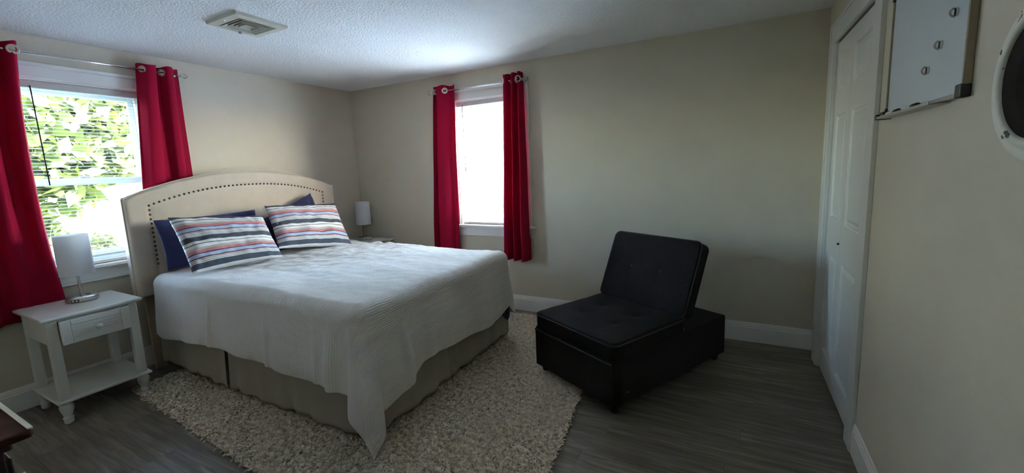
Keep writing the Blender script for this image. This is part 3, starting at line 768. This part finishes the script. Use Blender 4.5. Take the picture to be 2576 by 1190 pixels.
# ------------------------------------------------------------------ folding sleeper chair (local: +Y is the length direction, X width, origin at near right corner)
ch = tag(empty('sleeper_chair', (-.562, 2.175, 0), math.atan2(.885, .465)-PI/2), 'charcoal fabric convertible sleeper chair with raised back, by the rug', 'chair')
FB = M['char']; CW = .735; CL = 1.168
bx((-CW, 0, .055), (0, CL, .338)).build('base', FB, ch, bevel=.012, segs=3, smooth=True)
bx((-CW+.012, -.012, .062), (-.012, .010, .325)).build('front_panel', FB, ch, bevel=.008, segs=3, smooth=True)
MB().tube([(-CW+.012, -.012, .322), (-.012, -.012, .322)], .005, 6).build('front_piping', M['charpipe'], ch)
for x, y in ((-.05, .05), (-CW+.05, .05), (-.05, CL-.05), (-CW+.05, CL-.05)):
    MB().lathe([(.020, 0), (.024, .01), (.030, .056)], 14, (x, y, 0)).build('leg', M['black'], ch)
def cushion(w, d, h, buttons, name, parent, crown=.012, dent=.020):
    NU, NV = 64, 60
    def edge(t, L, r): return min(t*L, (1-t)*L)
    def topz(x, y):
        e = min(x, w-x, y, d-y); z = h-crown+crown*(1-math.exp(-max(0, e)/.08))
        if e < .018: z -= .018-math.sqrt(max(0, .018**2-(.018-e)**2))
        for bx_, by_ in buttons:
            r2 = math.hypot(x-bx_, y-by_); z -= dent*math.exp(-(r2/.030)**1.3)+.006*math.exp(-(r2/.09)**2)
        z += .003*noise.noise(Vector((x*9, y*9, h)))
        return z
    warp = lambda t: .5*(t+(.5-.5*math.cos(PI*t)))
    mb = MB()
    def fn(u, v_):
        x, y = warp(u)*w, warp(v_)*d
        rc = .045   # rounded plan corners
        cx = min(max(x, rc), w-rc); cy = min(max(y, rc), d-rc); dx, dy = x-cx, y-cy
        if dx and dy:
            m_ = max(abs(dx), abs(dy)); l = math.hypot(dx, dy); x, y = cx+dx*m_/l, cy+dy*m_/l
        return (x, y, topz(warp(u)*w, warp(v_)*d))
    mb.grid(fn, NU, NV); W = NU+1; n0 = len(mb.v)
    per = [i for i in range(W)]+[j*W+NU for j in range(1, NV+1)]+[NV*W+i for i in range(NU-1, -1, -1)]+[j*W for j in range(NV-1, 0, -1)]
    for i in per: mb.v.append((mb.v[i][0], mb.v[i][1], 0.0))
    K = len(per)
    for k in range(K): mb.f.append((per[k], per[(k+1) % K], n0+(k+1) % K, n0+k))
    mb.f.append(tuple(n0+k for k in range(K)))
    o = mb.build(name, FB, parent, smooth=True)
    pp = [Vector(mb.v[i]) for i in per[::2]]
    MB().tube([(p.x, p.y, h-.026) for p in pp], .0048, 6, closed=True).build('piping', M['charpipe'], o, smooth=True)
    for bx_, by_ in buttons:
        MB().lathe([(0, .007), (.007, .006), (.011, 0), (.009, -.004)], 12, (bx_, by_, h-dent-.002)).build('button', M['charpipe'], o, smooth=True)
    return o
sc_ = cushion(CW, .69, .112, [(.22, .25), (.51, .25), (.22, .46), (.51, .46)], 'seat_cushion', ch); sc_.location = (-CW, -.004, .34)
bk = cushion(CW+.01, .52, .115, [(.24, .27), (.49, .27)], 'backrest', ch, dent=.016)
# cushion local z (top) faces the sitter (-Y), local y goes up along the tilted back
th = math.atan2(.90-.44, .20); up = Vector((0, math.cos(th), math.sin(th))); nrm = Vector((0, -math.sin(th), math.cos(th)))
mm = Matrix.Identity(4)
for i, vv in enumerate((Vector((1, 0, 0)), up, nrm)):
    for r_ in range(3): mm[r_][i] = vv[r_]
mm.translation = Vector((-CW-.012, .635, .445))-nrm*.115+Vector((0, .0, .0))
bk.matrix_local = mm
MB().tube([(-CW+.02, .69, .345), (-.02, .69, .345)], .012, 10).build('hinge_bar', M['black'], ch)

# ------------------------------------------------------------------ rug
rug = tag(empty('rug', (0, 0, 0)), 'beige shaggy rug lying under the bed and the sleeper chair', 'rug')
RC = [(-.655, .92), (-.96, 3.47), (-3.72, 3.47), (-3.70, 1.125)]
mb = MB(); mb.v = [(x, y, .001) for x, y in RC]+[(x, y, .012) for x, y in RC]
mb.f = [(0, 1, 2, 3), (4, 5, 6, 7)]+[(i, (i+1) % 4, 4+(i+1) % 4, 4+i) for i in range(4)]
mb.build('backing', M['pileback'], rug)
def shag():
    rng = np.random.default_rng(5); n = 130000
    x = rng.uniform(-3.76, -.62, n); y = rng.uniform(.90, 3.49, n)
    def inside(x, y, g=0):
        ok = np.ones(len(x), bool)
        for (ax, ay), (bx_, by_) in zip(RC, RC[1:]+RC[:1]):
            ok &= ((bx_-ax)*(y-ay)-(by_-ay)*(x-ax)) > -.004
        return ok
    ok = inside(x, y) & ~((x < -1.95) & (y > 1.62)) & ~((x < -3.3) & (y > 1.55))
    # under the chair nothing shows
    c0 = np.array([-.562, 2.175]); vd = np.array([.465, .885]); ud = np.array([-.885, .465])
    a = (x-c0[0])*vd[0]+(y-c0[1])*vd[1]; b = (x-c0[0])*ud[0]+(y-c0[1])*ud[1]
    ok &= ~((a > .12) & (b > .12) & (b < .62) & (a < 1.1))
    # thin out far pile a little
    dist = np.hypot(x, y); ok &= rng.random(n) < np.clip(2.9/dist, .45, 1)
    x, y = x[ok], y[ok]; n = len(x)
    ang = rng.uniform(0, 2*PI, n); lean = rng.uniform(.008, .024, n); hh = rng.uniform(.018, .030, n)
    under = ((a[ok] > -.02) & (b[ok] > -.02) & (b[ok] < .76)); hh = np.where(under, .016, hh)
    wd = rng.uniform(.0034, .0060, n)
    dx, dy = np.cos(ang), np.sin(ang); tw = ang+PI/2+rng.uniform(-.6, .6, n); wx, wy = np.cos(tw)*wd, np.sin(tw)*wd
    cx = x; cy = y; V = np.zeros((n, 8, 3))
    lv = [(0, .006, 1.0), (.35, .60, 1.15), (.95, 1.0, 1.0), (1.55, .82, .7)]
    for k, (f, z, ww) in enumerate(lv):
        for s, q in ((0, -1), (1, 1)):
            V[:, 2*k+s, 0] = cx+dx*lean*f+q*wx*ww; V[:, 2*k+s, 1] = cy+dy*lean*f+q*wy*ww; V[:, 2*k+s, 2] = (hh*z if k else .010)
    V = V.reshape(-1, 3)
    base = (np.arange(n)*8)[:, None, None]; F = (np.array([[0, 1, 3, 2], [2, 3, 5, 4], [4, 5, 7, 6]])[None]+base).reshape(-1, 4)
    me = bpy.data.meshes.new('shag_pile'); me.vertices.add(len(V)); me.vertices.foreach_set('co', V.ravel())
    me.loops.add(F.size); me.loops.foreach_set('vertex_index', F.ravel().astype(np.int32))
    me.polygons.add(len(F)); me.polygons.foreach_set('loop_start', (np.arange(len(F))*4).astype(np.int32)); me.polygons.foreach_set('loop_total', np.full(len(F), 4, np.int32))
    me.update(calc_edges=True); me.polygons.foreach_set('use_smooth', np.ones(len(F), bool)); me.materials.append(M['pile'])
    o = bpy.data.objects.new('shag_pile', me); C.objects.link(o); o.parent = rug; o['kind'] = 'stuff'
shag()

# ------------------------------------------------------------------ dresser corner at the lower left
ds = tag(empty('dresser', (-2.16, -.02, 0)), 'dark reddish wooden dresser, only the timeworn corner of its top showing', 'dresser')
bx((-.50, -.30, .775), (.497, .315, .80)).build('top', M['oldtop'], ds, bevel=.009, segs=3, smooth=True)
bx((-.47, .3060, .7970), (.490, .3165, .8020)).build('pale_edge', M['pale_edged'], ds)  # thin pale strip along the front edge of the top, one even colour
bx((-.44, -.30, .08), (.44, .268, .775)).build('body', M['mahog'], ds, bevel=.004)
bx((-.455, -.30, .745), (.455, .283, .775)).build('cornice', M['mahog'], ds, bevel=.006)
bx((-.45, -.30, .0), (.45, .278, .09)).build('plinth', M['mahog'], ds, bevel=.006)
for k in range(3):
    z0 = .11+k*.205; d_ = bx((-.42, .268, z0), (.42, .282, z0+.19)).build('drawer', M['mahog'], ds, bevel=.004)
    for x in (-.30, .375):
        MB().lathe([(.006, 0), (.006, .01), (.014, .016), (.015, .024), (0, .028)], 14, (x, .282, z0+.10), 'y').build('knob', M['nickel'], d_, smooth=True)

# ------------------------------------------------------------------ whiteboard on the right wall, its tray and what is on it
wb = tag(empty('whiteboard', (XC, 1.895, 1.59)), 'small whiteboard with black corner caps and marker tray on the right wall', 'whiteboard')
hw_, hh_ = .322, .47
bx((-.014, -hw_+.01, .01), (-.004, hw_-.01, hh_-.01)).build('writing_surface', M['board'], wb)
for n_, a, b in (('side_rail', (-.020, -hw_, .03), (0, -hw_+.010, hh_-.03)), ('side_rail', (-.020, hw_-.008, .03), (0, hw_, hh_-.03)), ('bottom_rail', (-.020, -hw_+.03, 0), (0, hw_-.03, .013)), ('top_rail', (-.020, -hw_+.03, hh_-.013), (0, hw_-.03, hh_))):
    bx(a, b).build(n_, M['rail'] if n_ == 'side_rail' else M['alum'], wb, bevel=.003)
for y in (-1, 1):
    for z in (0, hh_): 
        y0, y1 = y*hw_, y*(hw_-.036); z0, z1 = (0, .034) if z == 0 else (hh_, hh_-.034)
        if y == 1: y1 = y*(hw_-.012)
        bx((-.023, y0, z0-(.003 if z == 0 else -.003)), (0, y1, z1)).build('corner_cap', M['black'], wb, bevel=.004, segs=3)
tr = MB(); tr.box((-.046, -.20, -.006), (-.0, hw_-.01, -.003)).box((-.048, -.20, -.006), (-.045, hw_-.01, .003))
tr.build('marker_tray', M['alum'], wb)
bx((-.049, hw_-.012, -.009), (0, hw_+.006, .012)).build('tray_end_cap', M['black'], wb, bevel=.002)
for k, (y0, col, lab) in enumerate(((2.10, 'black', 'white dry-erase marker with black cap, left one on the whiteboard tray'), (1.925, 'black', 'white dry-erase marker with black cap, right one on the whiteboard tray'))):
    t = tag(empty('marker', (XC-.030, y0, 1.5965)), lab, 'marker')
    MB().tube([(0, .04, 0), (0, -.045, 0)], .0085, 10).build('barrel', M['vinyl'], t, smooth=True)
    MB().tube([(0, -.045, 0), (0, -.085, 0)], .0095, 10).build('cap', M[col], t, smooth=True)
er = tag(empty('board_eraser', (XC-.027, 2.172, 1.587)), 'black felt eraser at the left end of the whiteboard tray', 'eraser')
bx((-.014, -.022, 0), (.012, .022, .008)).build('felt', M['dark'], er); bx((-.014, -.022, .008), (.012, .022, .022)).build('grip', M['black'], er, bevel=.003)
for y, z, lab in ((1.663, 1.83, 'top clear magnet hook on the whiteboard'), (1.749, 1.762, 'middle clear magnet hook on the whiteboard'), (1.832, 1.703, 'bottom clear magnet hook on the whiteboard')):
    t = tag(empty('magnet_hook', (XC-.014, y, z)), lab, 'hook')
    MB().lathe([(0, -.004), (.010, -.004), (.012, -.003), (.012, 0)], 20, (0, 0, 0), 'x').build('magnet', M['clear'], t, smooth=True)
    arc = [(-.004-.012*math.sin(a), 0, -.012*math.cos(a)) for a in np.linspace(.1, PI-.3, 10)]
    MB().tube(arc, .0028, 8).build('hook', M['alum'], t, smooth=True)
    bx((-.0065, -.004, -.010), (-.005, .002, .010)).build('slot', M['black'], t)

# round plaque
pq = tag(empty('round_plaque', (XC, 1.268, 1.592)), 'round dark brown wall plaque in a chipped white frame at the right edge', 'plaque')
MB().lathe([(.128, 0), (.128, -.016), (.132, -.021), (.140, -.022), (.147, -.019), (.150, -.015), (.158, -.014), (.168, -.014), (.174, -.010), (.177, -.007), (.177, 0), (.128, 0)], 72, (0, 0, 0), 'x').build('frame', M['chipped'], pq, smooth=True)
MB().lathe([(.130, -.001), (.130, -.013), (.06, -.015), (0, -.016)], 48, (0, 0, 0), 'x').build('face', M['plaque'], pq, smooth=True)

# ------------------------------------------------------------------ outside
GZ = -.55
struct(bx((-60, -40, GZ-.2), (40, YB+T, GZ)).build('ground', M['lawn']))
struct(bx((-60, YB+T, GZ-.2), (40, 60, GZ-.005)).build('driveway', M['drive']))
def foliage(n, cen, rad, size, m, name, parent, seed, hollow=.35):
    rng = np.random.default_rng(seed); p = rng.normal(size=(n, 3)); p /= np.linalg.norm(p, axis=1)[:, None]
    # clumpy crown: leaves gather round random cluster centres
    K = 46; cc = rng.normal(size=(K, 3)); cc /= np.linalg.norm(cc, axis=1)[:, None]; cc *= (hollow+(1-hollow)*rng.random(K)[:, None]**.6)
    p = cc[rng.integers(0, K, n)]+p*rng.random((n, 1))**.5*.27
    p = p*np.array(rad)+np.array(cen)
    a = rng.normal(size=(n, 3)); a /= np.linalg.norm(a, axis=1)[:, None]; b = np.cross(a, rng.normal(size=(n, 3))); b /= np.linalg.norm(b, axis=1)[:, None]
    s = size*rng.uniform(.6, 1.2, (n, 1)); V = np.stack([p-a*s, p+b*s*.45, p+a*s, p-b*s*.45], 1).reshape(-1, 3)
    F = np.arange(n*4).reshape(-1, 4); me = bpy.data.meshes.new(name); me.from_pydata(V.tolist(), [], F.tolist()); me.materials.append(m)
    o = bpy.data.objects.new(name, me); C.objects.link(o); o.parent = parent; o['kind'] = 'stuff'; return o
def tree(x, y, h, r, m, label, seed, n=10000, trunk=.16, low=.35):
    t = tag(empty('tree', (x, y, GZ)), label, 'tree', 'trees outside the window beside the bed')
    rng = random.Random(seed); mb = MB(); bend = rng.uniform(-.4, .4)
    mb.tube([(0, 0, 0), (.02, bend*.3, h*.3), (.1, bend, h*.6), (.1, bend*1.2, h*.85)], [trunk, trunk*.8, trunk*.55, trunk*.2], 9); mb.build('trunk', M['bark'], t, smooth=True)
    for k in range(5):
        a = rng.uniform(0, 2*PI); z = h*rng.uniform(.3, .6); l = r*rng.uniform(.5, .9)
        MB().tube([(.05, bend*.6, z), (math.cos(a)*l*.5, math.sin(a)*l*.5+bend*.6, z+l*.5), (math.cos(a)*l, math.sin(a)*l+bend*.7, z+l*.8)], [trunk*.4, trunk*.25, trunk*.08], 6).build('branch', M['bark'], t)
    foliage(n, (0, bend*.7, h*(low+(1-low)*.5)), (r, r, h*(1-low)*.55), .16, m, 'leaves', t, seed)
    return t
tree(-9.0, 1.9, 5.5, 1.45, M['leaf0'], 'leafy tree seen through the left part of the window beside the bed', 11, low=.2)
tree(-10.2, 5.3, 6.5, 1.6, M['leaf2'], 'leafy tree seen through the right part of the window beside the bed', 12, low=.2)
tree(-13.6, 5.2, 8.0, 2.3, M['leaf1'], 'distant tree between the nearer ones outside the window beside the bed', 13, trunk=.25)
tree(-13.4, .4, 7.0, 2.2, M['leaf0'], 'tree at the far left outside the window beside the bed', 14)
for k, (x, y, r) in enumerate(((-6.9, 1.65, .70), (-7.2, 3.25, .74), (-8.1, 4.85, .74), (-6.9, .1, .62), (-11.7, 3.15, .62))):
    s_ = tag(empty('shrub', (x, y, GZ)), ['bright green shrub low outside the window, left of centre', 'bright green shrub low outside the window, in the middle', 'bright green shrub low outside the window, toward the headboard', 'shrub outside the window hidden behind the left curtain', 'taller round shrub farther off outside the window beside the bed'][k], 'shrub', 'shrubs below the window beside the bed')
    MB().tube([(0, 0, 0), (0, 0, r*.9)], .03, 6).build('stem', M['bark'], s_)
    foliage(1800, (0, 0, r*.85), (r, r, r*.85), .07, M['leaf2' if k % 2 == 0 else 'leaf0'], 'leaves', s_, 30+k)
hs = tag(empty('neighbor_house', (-7.2, 15.0, GZ)), 'pale neighbouring house with a dark shingled roof seen through the far window', 'house')
mb = MB(); mb.box((-2.7, 0, 0), (4.2, 6, .55)); mb.v += [(-2.7, 0, .55), (-2.7, 6, .55), (-1.6, 3, 2.0), (4.2, 0, .55), (4.2, 6, .55), (3.1, 3, 2.0)]; mb.f += [(8, 9, 10), (11, 13, 12)]
mb.build('wall', M['siding'], hs)
for k in range(4): bx((-2.72, -.02, .0+k*.135), (4.22, 0, k*.135+.12)).build('siding_board', M['siding'], hs)
for s_, y0, y1 in ((0, -.35, 3), (1, 6.35, 3)):
    for k in range(9):
        a, b = k/9, (k+1)/9
        ya_, yb_ = y0+(y1-y0)*a, y0+(y1-y0)*b; za, zb_ = .42+1.7*a, .42+1.7*b; xa_, xb_ = -3.0+1.3*a, -3.0+1.3*b
        rf = MB(); rf.v = [(xa_, ya_, za), (4.5-1.3*a, ya_, za), (4.5-1.3*b, yb_, zb_), (xb_, yb_, zb_), (xa_, ya_, za+.06), (4.5-1.3*a, ya_, za+.06), (4.5-1.3*b, yb_, zb_+.035), (xb_, yb_, zb_+.035)]
        rf.f = [(0, 1, 2, 3), (4, 5, 6, 7), (0, 1, 5, 4), (1, 2, 6, 5), (2, 3, 7, 6), (3, 0, 4, 7)]; rf.build('shingle_course', M['roofing'], hs)
